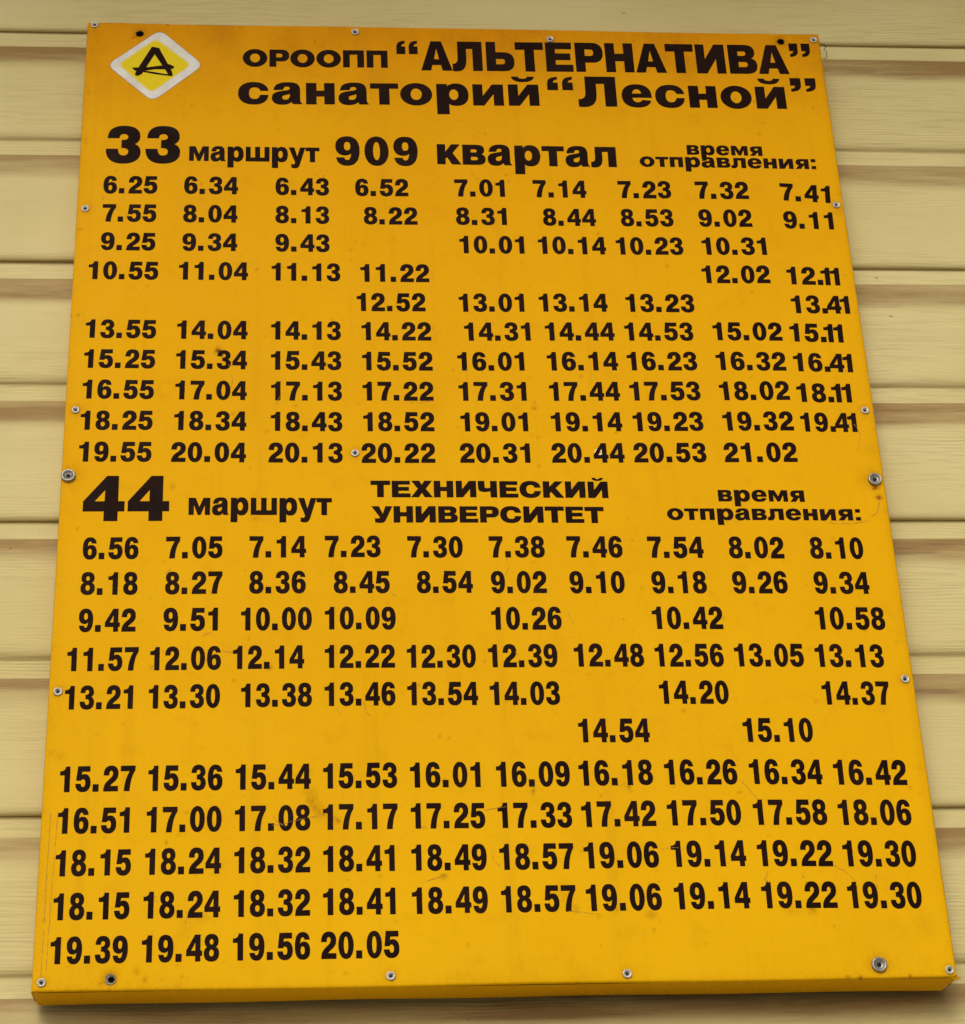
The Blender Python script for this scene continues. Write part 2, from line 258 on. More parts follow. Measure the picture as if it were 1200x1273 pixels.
def siding_material():
    m = NT('cream_siding'); P = m.coord()
    info = m.n('ShaderNodeObjectInfo').outputs['Random']
    comb = m.n('ShaderNodeCombineXYZ'); m.put(comb.inputs[0], m.math('MULTIPLY', info, 37.0)); m.put(comb.inputs[2], m.math('MULTIPLY', info, 11.0))
    ad = m.n('ShaderNodeVectorMath', operation='ADD'); m.put(ad.inputs[0], P); m.put(ad.inputs[1], comb.outputs[0])
    Q = ad.outputs[0]
    col = m.mix(m.ramp(m.noise(Q, 5, 4), .3, .7), (0.605, 0.492, 0.196), (0.668, 0.556, 0.248))
    # weathering along the plank
    w1 = m.noise(Q, 26, 5, .65, stretch=(.12, 1, 1))
    col = m.mix(m.ramp(w1, .50, .80, 0, .22), col, (0.42, 0.32, 0.135))
    # embossed wood grain
    warp = m.noise(Q, 6, 2, .5, stretch=(1, 1, 1.2))
    z = m.n('ShaderNodeSeparateXYZ'); m.put(z.inputs[0], Q)
    zz = m.math('ADD', z.outputs[2], m.math('MULTIPLY', warp, .018))
    cb = m.n('ShaderNodeCombineXYZ'); m.put(cb.inputs[0], z.outputs[0]); m.put(cb.inputs[2], zz)
    gr = m.noise(cb.outputs[0], 360, 2, .5, stretch=(.055, 1, 1), dist=.25)
    gr2 = m.noise(cb.outputs[0], 900, 2, .6, stretch=(.06, 1, 1), off=(3, 0, 8))
    amp = m.ramp(m.noise(Q, 11, 2, .5, stretch=(.35, 1, 1), off=(1, 4, 2)), .38, .62, .12, 1)
    lines = m.ramp(gr, .52, .62)
    col = m.mix(m.math('MULTIPLY', m.math('MULTIPLY', lines, amp), .16), col, (0.27, 0.19, 0.07))
    # the ripples run on for a hand's breadth, wavy and a couple of millimetres apart
    wv = m.noise(Q, 42, 3, .55, stretch=(.16, 1, 1), off=(8, 8, 1))
    rp = m.math('SINE', m.math('ADD', m.math('MULTIPLY', z.outputs[2], 2*math.pi/.0029), m.math('MULTIPLY', wv, 24)))
    rpm = m.math('MULTIPLY', rp, m.ramp(m.noise(Q, 30, 3, .6, stretch=(.2, 1, 1), off=(6, 1, 6)), .40, .62))
    col = m.mix(m.math('MULTIPLY', m.ramp(rpm, .35, .95), .11), col, (0.27, 0.19, 0.07))
    gh = m.math('MULTIPLY', m.math('ADD', m.math('ADD', m.math('MULTIPLY', gr, .55), m.math('MULTIPLY', rpm, -.12)), m.math('MULTIPLY', gr2, .45)), amp)
    # dirt settled on the upward facing coves, weaker brown tint on the lips
    d = m.attr('grime')
    dn = m.ramp(m.noise(Q, 34, 5, .7, stretch=(.10, 1, 1), off=(7, 1, 3)), .28, .68, .48, 1.1)
    dk = m.math('MULTIPLY', m.ramp(d, .03, .62), dn, clamp=True)
    col = m.mix(m.math('MULTIPLY', dk, .90), col, (0.255, 0.137, 0.036))
    up = m.noise(Q, 120, 4, .7, stretch=(.08, 1, 1), off=(2, 9, 3))
    col = m.mix(m.math('MULTIPLY', m.ramp(up, .55, .75, 0, .6), m.ramp(d, .02, .5)), col, (0.16, 0.085, 0.035))
    # specks and little dark pits
    sp = m.noise(Q, 150, 2, .5, stretch=(.45, 1, 1), off=(4, 4, 9))
    col = m.mix(m.ramp(sp, .745, .80, 0, .75), col, (0.13, 0.075, 0.035))
    b = m.bump(gh, .62, .0013)
    b = m.bump(m.noise(Q, 9, 2), .3, .003, b)
    return m.set(Base_Color=col, Roughness=.62, Normal=b, Specular_IOR_Level=.25)

def plain(name, c, rough=.5, metal=0.0, spec=.4, c2=None, scale=40):
    m = NT(name); P = m.coord()
    c2 = c2 or tuple(v*.6 for v in c)
    col = m.mix(m.ramp(m.noise(P, scale, 4, .6), .4, .75), c, c2)
    return m.set(Base_Color=col, Roughness=m.ramp(m.noise(P, scale*2, 3), .3, .7, rough*.85, min(1, rough*1.2)), Metallic=metal, Specular_IOR_Level=spec)

M_YEL = yellow_material(); M_BLK = vinyl_material(); M_SID = siding_material()
M_ALU = plain('rivet_aluminium', (0.60, 0.55, 0.47), .45, .65, c2=(.20, .16, .11), scale=900)
M_ZNC = plain('screw_zinc', (0.40, 0.37, 0.31), .40, .65, c2=(.13, .10, .07), scale=600)
M_DRK = plain('dark_recess', (0.008, 0.006, 0.005), .8)
M_WOOD = plain('batten_wood', (0.05, 0.032, 0.018), .9)
M_EDGE = plain('chipped_metal', (0.36, 0.33, 0.28), .6, .3, c2=(.16, .07, .02), scale=1200)
M_SCR = plain('scratch_grime', (0.36, 0.155, 0.008), .6, c2=(.55, .27, .008), scale=300)
M_THR = plain('dark_fibre', (0.035, 0.026, 0.014), .9)
M_BAK = plain('added_eave_paint', (0.20, 0.16, 0.10), .8, scale=6)

# ------------------------------------------------------------ object helpers
def link(o, parent=None, **props):
    COL.objects.link(o)
    if parent is not None: o.parent = parent
    for k, v in props.items(): o[k] = v
    return o
def mesh_obj(name, verts, faces, mat, parent=None, smooth=False, **props):
    me = bpy.data.meshes.new(name); me.from_pydata(verts, [], faces); me.update()
    if smooth: me.shade_smooth()
    me.materials.append(mat)
    return link(bpy.data.objects.new(name, me), parent, **props)
def empty(name, loc, **props):
    o = bpy.data.objects.new(name, None); o.empty_display_size = .05; o.location = loc
    return link(o, None, **props)
def V(x, z, out=0.0):           # board mm -> local metres; out = mm in front of the sheet
    return (x*.001, -out*.001, z*.001)
def lathe(profile, seg=20):     # (radius, out) mm, axis pointing out of the board
    vs, fs = [], []
    for r, h in profile:
        for i in range(seg):
            a = 2*math.pi*i/seg
            vs.append((r*math.cos(a)*.001, -h*.001, r*math.sin(a)*.001))
    for j in range(len(profile)-1):
        for i in range(seg):
            a, b = j*seg+i, j*seg+(i+1) % seg
            fs.append((a, b, b+seg, a+seg))
    fs.append(tuple(range((len(profile)-1)*seg, len(profile)*seg)))
    return vs, fs

# ------------------------------------------------------------ the wall: shiplap siding, one object per double plank
WX0, WX1 = -1.55, 2.05
WALL_Y = 0.0312
wall = empty('plank_siding_wall', ((WX0+WX1)/2, WALL_Y, 0), label='cream wall of horizontal grained siding planks with brown dirty grooves behind the yellow board', category='wall')
PROF = [(4.1, 11.0, .0), (3.9, .9, .1), (3.4, .35, .25), (2.6, .5, .25), (1.6, 1.2, .15), (.8, 2.6, .05), (.25, 4.6, 0), (0, 7.5, 0), (0.1, 22, 0), (0.3, 42, 0),
        (.2, 60, 0), (0, 68, 0), (0, 76, .10), (.25, 82.0, .34), (.8, 87.0, .62), (1.7, 92.5, .85), (2.7, 97.0, .95),
        (3.6, 101.0, 1), (4.15, 103.8, 1), (4.35, 104.6, .15), (4.4, 108, 0), (4.3, 113, 0), (4.25, 117.0, .02),
        (4.0, 118.2, .22), (3.1, 119.0, .25), (2.1, 120.0, .18), (1.2, 121.6, .08), (.5, 123.8, .02), (.1, 126.5, 0), (0, 130, 0), (.2, 148, 0), (.3, 165, 0),
        (0.1, 180, 0), (0, 188, .10), (.25, 194, .34), (.8, 199.0, .62), (1.7, 204.5, .85), (2.7, 209.0, .95),
        (3.6, 213.0, 1), (4.2, 215.8, 1), (4.5, 216.6, .15), (4.6, 221, 0), (4.9, 230, 0), (5.2, 240, 0)]
def plank(z0, z1, name, label=None):
    n = 110; L = WX1-WX0; k = (z1-z0)/231.0
    vs, gr = [], []
    ph = [rng.uniform(0, 6.28) for _ in range(4)]
    for i in range(n+1):
        x = -L/2 + L*i/n
        wob = .28*math.sin(x*5.1+ph[0]) + .18*math.sin(x*11.7+ph[1])
        wz = .35*math.sin(x*3.3+ph[2]) + .15*math.sin(x*13+ph[3])
        # rain has washed the lower left of the wall cleaner than the rest
        wash = 1 - .5/(1+math.exp((x+(WX0+WX1)/2-.06)/.05))/(1+math.exp((z0-330)/60))
        for d, h, g in PROF:
            g = g*wash
            hh = h*k
            vs.append((x, (d+wob*(1 if h < 205 else .2))*.001, BASE + (z0+hh+wz)*.001)); gr.append(min(1, max(0, g*(1+.22*math.sin(x*9+h+ph[2])+.15*math.sin(x*31+ph[0])) if g < .9*wash else g)))
    m_ = len(PROF)
    fs = [(i*m_+j, (i+1)*m_+j, (i+1)*m_+j+1, i*m_+j+1) for i in range(n) for j in range(m_-1)]
    me = bpy.data.meshes.new(name); me.from_pydata(vs, [], fs); me.shade_smooth(); me.materials.append(M_SID)
    at = me.attributes.new('grime', 'FLOAT', 'POINT'); at.data.foreach_set('value', gr)
    o = link(bpy.data.objects.new(name, me), wall)
    if label: o['label'] = label
    return o
seams = [134.4-231*i for i in range(8, 0, -1)] + [134.4, 365.0, 596.4, 829.3, 1060.5, 1291.5]
for a, b in zip(seams[:-1], seams[1:]): plank(a, b, 'plank')
back = bmesh.new(); bmesh.ops.create_cube(back, size=1.0)
me = bpy.data.meshes.new('wall_core'); back.to_mesh(me); back.free(); me.materials.append(M_WOOD)
o = link(bpy.data.objects.new('wall_core', me), wall)
o.scale = (WX1-WX0, .12, 3.35); o.location = (0, .0735, 1.68)

# ------------------------------------------------------------ ground below and an unseen overhang added to shade wall and board from above
def slab(name, x0, x1, y0, y1, z0, z1, mat, **props):
    v = [(x, y, z) for z in (z0, z1) for y in (y0, y1) for x in (x0, x1)]
    f = [(0, 2, 3, 1), (4, 5, 7, 6), (0, 1, 5, 4), (2, 6, 7, 3), (0, 4, 6, 2), (1, 3, 7, 5)]
    return mesh_obj(name, v, f, mat, None, **props)
M_GRD = plain('pale_paving', (0.40, 0.37, 0.32), .9, c2=(.32, .29, .25), scale=3)
mesh_obj('ground', [(-60, -60, 0), (60, -60, 0), (60, 60, 0), (-60, 60, 0)], [(0, 1, 2, 3)], M_GRD, None, kind='structure')
slab('added_shade_eave', WX0, WX1, -0.58, WALL_Y+.14, 3.365, 3.40, M_BAK, kind='structure')

# ------------------------------------------------------------ the board
board = empty('timetable_board', (0, 0, BASE), label='yellow folded metal bus timetable board with black departure times, riveted and screwed to the siding', category='timetable')

def face_sheet():
    rad = 1.6; st = 1.5
    # coordinate profile: outside the flat part the sheet rolls round the bend
    xs = [(rad - rad*math.sin(a), rad*(1-math.cos(a))) for a in (math.pi/2, math.pi/3, math.pi/6)]
    def axis_prof(L):
        n = int(round((L-2*rad)/st))
        return xs + [(rad + (L-2*rad)*i/n, 0.0) for i in range(n+1)] + [(L-p, d) for p, d in reversed(xs)]
    U, Wd = axis_prof(BW), axis_prof(BH)
    nu, nv = len(U), len(Wd)
    X = np.array([u[0] for u in U])[None, :].repeat(nv, 0); DX = np.array([u[1] for u in U])[None, :].repeat(nv, 0)
    Z = np.array([v[0] for v in Wd])[:, None].repeat(nu, 1); DZ = np.array([v[1] for v in Wd])[:, None].repeat(nu, 1)
    D = np.maximum(DX, DZ)
    # the sheet is not dead flat: shallow waves, edges slightly out of true
    D = D + .35*np.sin(X/95+.6)*np.sin(Z/130+.4) + .12*np.sin(X/31+Z/47)
    for hx, hz in HOLES: D += .55*np.exp(-((X-hx)**2+(Z-hz)**2)/(2*5.0**2))
    for hx, hz in SCREWS: D += .5*np.exp(-((X-hx)**2+(Z-hz)**2)/(2*8.0**2))
    Zs = Z + np.where(Z > BH-3, .55*np.sin(X/23)*np.exp(-X/90) - .25*np.sin(X/61), 0)
    Zs = Zs + np.where(Z < 3, .35*np.sin(X/48+1), 0)
    grime = np.zeros_like(X); rust = np.zeros_like(X)
    for x, z, r, a in GRIME:
        r2 = r*.57*1.25
        ex = rng.uniform(.75, 1.3)
        grime = np.maximum(grime, a*np.exp(-(((X-x)/ex)**2+((Z-z)*ex)**2)/(2*r2*r2*.55)))
    for x, z in RIVETS: grime = np.maximum(grime, .42*np.exp(-((X-x)**2+(Z-z)**2)/(2*3.4**2)))
    for x, z in SCREWS: grime = np.maximum(grime, .50*np.exp(-((X-x)**2+(Z-z)**2)/(2*5.6**2)))
    for x, z in HOLES: grime = np.maximum(grime, .75*np.exp(-((X-x)**2+(Z-z)**2)/(2*3.6**2)))
    for x, z, r in [(592.3, 373.4, 1.4), (590.7, 375.6, 1.2), (111, 490.6, 1.2), (218, 345+148.5, .1), (594, 365, 1.5)]:
        rust = np.maximum(rust, np.exp(-((X-x)**2+(Z-z)**2)/(2*r*r)))
    for k in range(230):
        x, z = rng.uniform(2, BW-2), rng.uniform(2, BH-2); r = rng.uniform(.5, .95); a = rng.uniform(.15, .6)
        i0, j0 = int(np.searchsorted(X[0], x)), int(np.searchsorted(Z[:, 0], z))
        s = (slice(max(0, j0-3), j0+4), slice(max(0, i0-3), i0+4))
        grime[s] = np.maximum(grime[s], a*np.exp(-((X[s]-x)**2+(Z[s]-z)**2)/(2*r*r)))
    # dusty rim
    e = np.minimum(np.minimum(X, BW-X), np.minimum(Z, BH-Z))
    grime = np.maximum(grime, .20*np.exp(-e/3.2)); grime = np.maximum(grime, .13*np.exp(-(BH-Z)/45))
    grime = np.maximum(grime, .24*np.exp(-Z/7.0)*(.5+.5*np.sin(X/37)))
    P = np.stack([X*.001, D*.001, Zs*.001], -1).reshape(-1, 3)
    keep = np.ones((nv-1, nu-1), bool)
    ix = np.arange(nv*nu).reshape(nv, nu)
    for hx, hz in HOLES:
        rr = np.hypot(X-hx, Z-hz)
        ins = rr < 2.9
        c = ins[:-1, :-1] | ins[1:, :-1] | ins[:-1, 1:] | ins[1:, 1:]
        keep &= ~c
        ring = np.zeros_like(ins)
        ring[:-1, :-1] |= c; ring[1:, :-1] |= c; ring[:-1, 1:] |= c; ring[1:, 1:] |= c
        sel = ix[ring & ~ins]
        v = P[sel]; dx, dz = v[:, 0]*1000-hx, v[:, 2]*1000-hz; q = np.hypot(dx, dz)
        P[sel, 0] = (hx+dx/q*2.6)*.001; P[sel, 2] = (hz+dz/q*2.6)*.001; P[sel, 1] += .0008
    a, b, c_, d_ = ix[:-1, :-1][keep], ix[:-1, 1:][keep], ix[1:, 1:][keep], ix[1:, :-1][keep]
    F = np.stack([a, b, c_, d_], 1)
    me = bpy.data.meshes.new('front_sheet')
    me.vertices.add(len(P)); me.vertices.foreach_set('co', P.ravel())
    me.loops.add(F.size); me.loops.foreach_set('vertex_index', F.ravel().astype(np.int32))
    me.polygons.add(len(F)); me.polygons.foreach_set('loop_start', np.arange(0, F.size, 4, dtype=np.int32))
    me.update(calc_edges=True); me.validate(); me.shade_smooth()
    for nm, arr in (('grime', grime), ('rust', rust)):
        at = me.attributes.new(nm, 'FLOAT', 'POINT'); at.data.foreach_set('value', arr.ravel().astype(np.float32))
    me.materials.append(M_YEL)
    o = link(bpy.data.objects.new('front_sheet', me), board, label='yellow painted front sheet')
    return (lambda x, z: .35*math.sin(x/95+.6)*math.sin(z/130+.4) + .12*math.sin(x/31+z/47)), o
sheet_depth, sheet = face_sheet()
def S(x, z, out):                # a point lying `out` mm in front of the (slightly wavy) sheet
    return V(x, z, out - sheet_depth(x, z))

def flange(name, a, b, inward, notch, label=None, n=60, g0=.12):
    # folded side running from board corner a to b; inward = unit (x, z) towards the board's middle
    rows_ = [0, .25, .6, 1.0]
    vs, gr = [], []
    for i in range(n+1):
        t = i/n
        for r in rows_:
            tt = notch[0]*r/1.0 + t*(1-notch[0]*r-notch[1]*r)
            x, z = a[0]+(b[0]-a[0])*tt, a[1]+(b[1]-a[1])*tt
            bow = .5*math.sin(t*math.pi)*r + .25*math.sin(t*23)*r
            vs.append(V(x+inward[0]*bow, z+inward[1]*bow, -(1.5+(DEP-1.5)*r))); gr.append(g0+.30*r*(.5+.5*math.sin(t*9+2)))
    m_ = len(rows_)
    fs = [(i*m_+j, (i+1)*m_+j, (i+1)*m_+j+1, i*m_+j+1) for i in range(n) for j in range(m_-1)]
    o = mesh_obj(name, vs, fs, M_YEL, board, True)
    at = o.data.attributes.new('grime', 'FLOAT', 'POINT'); at.data.foreach_set('value', gr)
    if label: o['label'] = label
    return o
flange('folded_edge', (0.05, 0), (BW-.05, 0), (0, 1), (.004, .008), 'folded lower edge seen from below')
flange('folded_edge', (0, BH), (BW, BH), (0, -1), (.004, .004))
flange('folded_edge', (0, 0), (0, BH), (1, 0), (.003, .003))
flange('folded_edge', (BW, 0), (BW, BH), (-1, 0), (.003, .003))
# small corner tab bent back at the lower right
mesh_obj('corner_tab', [V(594, .6, -1.2), V(602.0, .5, -.6), V(601.2, -1.0, -2.2), V(595, -.5, -3), V(596, 1.4, -6), V(600.6, 1.2, -6)],
         [(0, 3, 2, 1), (3, 4, 5, 2)], M_YEL, board)
# timber battens inside the tray carry the screws
def batten(x0, x1, z0, z1):
    v = [V(x, z, o_) for o_ in (-6, -27) for z in (z0, z1) for x in (x0, x1)]
    f = [(0, 1, 3, 2), (4, 6, 7, 5), (0, 4, 5, 1), (2, 3, 7, 6), (0, 2, 6, 4), (1, 5, 7, 3)]
    mesh_obj('inner_batten', v, f, M_WOOD, board)
batten(3, 597, 2.5, 30); batten(3, 597, 780, 808); batten(3, 597, 370, 392)

# rivets
rv = lathe([(3.05, 0), (3.2, .4), (3.1, .85), (2.75, 1.15), (2.35, 1.2), (1.9, .95), (1.5, .6), (1.2, .42), (1.05, .25)], 22)
rc = lathe([(1.12, 0), (.9, .05), (.4, .12)], 12)
rivet_me = bpy.data.meshes.new('rivet'); rivet_me.from_pydata(rv[0], [], rv[1]); rivet_me.shade_smooth(); rivet_me.materials.append(M_ALU)
hole_me = bpy.data.meshes.new('rivet_core'); hole_me.from_pydata(rc[0], [], rc[1]); hole_me.materials.append(M_DRK)
for i, (x, z) in enumerate(RIVETS + COVERED_RIVET):
    o = bpy.data.objects.new('rivet', rivet_me); link(o, board)
    o.location = S(x, z, -.1); o.rotation_euler = (rng.uniform(-.06, .06), rng.uniform(0, 6), rng.uniform(-.06, .06))
    s = rng.uniform(.93, 1.04); o.scale = (s, s, s)
    if i == len(RIVETS):
        o.scale = (1, .13, 1); o.rotation_euler = (0, 0, 0); o['label'] = 'flat rivet half covered by the digit 4'
    c = bpy.data.objects.new('rivet_core', hole_me); link(c, o); c.location = (0, -.0003, 0)
# screws with dished washer heads
sv = lathe([(4.9, 0), (5.25, .6), (5.2, 1.4), (4.8, 2.0), (4.3, 2.2), (3.8, 2.0), (3.1, 1.3), (2.4, .75), (1.9, .5), (1.0, .45)], 32)
screw_me = bpy.data.meshes.new('screw'); screw_me.from_pydata(sv[0], [], sv[1]); screw_me.shade_smooth(); screw_me.materials.append(M_ZNC)
bm = bmesh.new()
for k, (r1, dep, y0) in enumerate(((2.25, .35, .85), (.45, .5, 1.1))):
    bmesh.ops.create_cone(bm, cap_ends=True, segments=6 if k == 0 else 8, radius1=r1*.00082, radius2=r1*.0007, depth=dep*.001,
                          matrix=Matrix.Translation((0, -(y0-dep)*.001, 0)) @ Matrix.Rotation(math.pi/2, 4, 'X'))
rec_me = bpy.data.meshes.new('recess'); bm.to_mesh(rec_me); bm.free(); rec_me.materials.append(M_DRK)
for x, z in SCREWS:
    o = bpy.data.objects.new('screw', screw_me); link(o, board)
    o.location = S(x, z, -.45); o.rotation_euler = (rng.uniform(-.05, .05), rng.uniform(0, 6), rng.uniform(-.05, .05))
    c = bpy.data.objects.new('recess', rec_me); link(c, o); c.location = (0, -.0002, 0)
# the empty screw holes: torn rim of bare metal, dark inside (the sheet really is open here)
for k, (x, z) in enumerate(HOLES):
    vs, fs = [], []; n = 20
    for i in range(n):
        a = 2*math.pi*i/n
        ro = (3.1 if k < 2 else 3.6) + rng.uniform(-.8, .6); ri = (2.35 if k < 2 else 2.1) + rng.uniform(-.2, .2)
        vs += [S(x+ro*math.cos(a), z+ro*math.sin(a), -.5 if k < 2 else -.25), S(x+ri*math.cos(a), z+ri*math.sin(a), -1.3), S(x+ri*math.cos(a), z+ri*math.sin(a), -2.6)]
    for i in range(n):
        a, b = 3*i, 3*((i+1) % n)
        fs += [(a, b, b+1, a+1), (a+1, b+1, b+2, a+2)]
    o = mesh_obj('torn_hole_rim', vs, fs, M_EDGE if k == 2 else M_DRK, board)
    o['label'] = 'empty screw hole with chipped rim' if k == 2 else 'dark empty screw hole'
# scratches and hair-thin drips dried on the paint
vs, fs = [], []
for k, s in enumerate(SCRATCHES):
    pts = []
    for (x0, z0), (x1, z1) in zip(s[:-1], s[1:]):
        m_ = max(2, int(math.hypot(x1-x0, z1-z0)/1.6))
        for q in range(m_): pts.append((x0+(x1-x0)*q/m_+rng.uniform(-.22, .22), z0+(z1-z0)*q/m_+rng.uniform(-.22, .22)))
    pts.append(s[-1])
    for q in range(len(pts)-1):
        (x0, z0), (x1, z1) = pts[q], pts[q+1]; d = math.hypot(x1-x0, z1-z0)
        if rng.uniform() < (.22 if k not in (23, 24) else .08) or d < 1e-6: continue
        wd = rng.uniform(.09, .26); nx, nz = -(z1-z0)/d*wd, (x1-x0)/d*wd; b = len(vs)
        vs += [S(x0-nx, z0-nz, .17), S(x1-nx*.7, z1-nz*.7, .17), S(x1+nx*.7, z1+nz*.7, .17), S(x0+nx, z0+nz, .17)]
        fs.append((b, b+1, b+2, b+3))
mesh_obj('scratches', vs, fs, M_SCR, board, kind='stuff')

# ------------------------------------------------------------ lettering: glyph outlines, y up, 100 = digit / capital / x-height
O_ = "M{cx} {t} C{a} {t} {r} {u} {r} {m} C{r} {d} {a} {b} {cx} {b} C{e} {b} {l} {d} {l} {m} C{l} {u} {e} {t} {cx} {t}Z"
def oval(cx, cy, rx, ry, k=.56):
    return O_.format(cx=cx, t=cy+ry, b=cy-ry, a=cx+rx*k, e=cx-rx*k, r=cx+rx, l=cx-rx, m=cy, u=cy+ry*k, d=cy-ry*k)
def turn(path, w_):
    out = []; num = []
    for tok in path.replace('Z', ' Z ').replace('M', ' M ').replace('L', ' L ').replace('C', ' C ').split():
        if tok in 'MLCZ': out.append(tok); num = []
        else:
            num.append(float(tok)); out.append(str(w_-num[-1] if len(num) % 2 else 100-num[-1]))
    return ' '.join(out)
SIX = "M45 74 L67 74 C65 92 54 101.5 36 101.5 C13 101.5 1 83 1 47 C1 15 13 -1.5 36 -1.5 C57 -1.5 69 12 69 33 C69 53 59 65 42 65 C34 65 28 62 24 56 C24.5 74 28 83.5 36 83.5 C41 83.5 44 80.5 45 74Z"
SIXH = "M36 49 C42.5 49 46 43 46 33 C46 22.5 42.5 16.5 36 16.5 C29 16.5 25.5 22.5 25.5 33 C25.5 43 29 49 36 49Z"
# glyph: (advance, left offset, outline|hole|hole;outline|hole)
DIG = {
 '0': (79, 4.5, oval(35, 50, 34, 51.5, .60) + '|' + oval(35, 50, 11, 33.5, .62)),
 '1': (79, 11, "M45 0 L45 100 L26 100 C25 88 17 81 0 81 L0 67 L21 67 L21 0Z"),
 '2': (79, 4.5, "M2 64 L26 64 C26 76 29 82.5 36 82.5 C42 82.5 45.5 77 45.5 70 C45.5 60 38 54 27 45.5 C12 34 2 24 2 0 L69 0 L69 19.5 L31 19.5 C35 27 43 32 51 38 C62 46 69 55 69 70 C69 90 57 101.5 36 101.5 C14 101.5 2 88 2 64Z"),
 '3': (79, 4.5, "M3 70 L25 70 C25 78 28 83.5 35 83.5 C41.5 83.5 45 79.5 45 73 C45 65 40 60.5 28 60.5 L28 44 C41 44 46.5 39.5 46.5 30 C46.5 21.5 42 16.5 35 16.5 C27 16.5 24 22 24 31 L1 31 C1 10 13 -1.5 35 -1.5 C57 -1.5 69 10.5 69 28.5 C69 41 63 49 53 52.5 C62 56 67 63 67 73.5 C67 90 55 101.5 35 101.5 C14 101.5 3 89.5 3 70Z"),
 '4': (79, 4.5, "M41 0 L63 0 L63 21 L71 21 L71 39 L63 39 L63 100 L39 100 L0 40 L0 21 L41 21Z|M41 39 L41 73 L20 39Z"),
 '5': (79, 4.5, "M10 100 L66 100 L66 80 L29 80 L27 64 C30 67 36 68.5 41 68.5 C58 68.5 69 55 69 34 C69 12 56 -1.5 34 -1.5 C13 -1.5 1 10 0 30 L24 30 C24.5 22 28 17 34.5 17 C42 17 46 23 46 33 C46 43.5 41.5 50 34.5 50 C29.5 50 27 48 25 44 L3 44Z"),
 '6': (79, 4.5, SIX + '|' + SIXH),
 '7': (79, 4.5, "M2 100 L69 100 L69 82 C56 66 47 42 44 0 L19 0 C21 32 30 58 45 80 L2 80Z"),
 '8': (79, 4.5, "M35 101.5 C55 101.5 66 91 66 75 C66 64 61 56.5 53 53 C63 49 69 41 69 29 C69 10 57 -1.5 35 -1.5 C13 -1.5 1 10 1 29 C1 41 7 49 17 53 C9 56.5 4 64 4 75 C4 91 15 101.5 35 101.5Z|" + oval(35, 72.5, 9.5, 11.5) + '|' + oval(35, 30, 11.5, 14)),
 '9': (79, 4.5, turn(SIX, 70) + '|' + turn(SIXH, 70)),
 '.': (49.5, 6.5, "M0 0 L26 0 L26 28 L0 28Z"),
}
HEAVY = {
 '3': (107.5, 0, "M4 68 L35 68 C35 75 39 79.5 47 79.5 C55 79.5 60 76 60 70.5 C60 64.5 54 62 42 62 L42 41.5 C56 41.5 61 38 61 30.5 C61 24 55.5 20 47 20 C38 20 33 25 32 38 L0 38 C0 12 16 -1 47 -1 C78 -1 93.5 11 93.5 29.5 C93.5 41 87 48.5 76 51.5 C86 55 91.5 62 91.5 72.5 C91.5 90 77 101 47 101 C19 101 4 89.5 4 68Z"),
 '4': (101.8, 0, "M48 0 L78.5 0 L78.5 21.5 L93.5 21.5 L93.5 43 L78.5 43 L78.5 100 L52 100 L0 43 L0 21.5 L48 21.5Z|M49 43 L49 69.5 L25 43Z"),
}
II = "M0 0 L0 100 L36 100 L36 49 L78 100 L118 100 L118 0 L82 0 L82 51 L40 0Z"
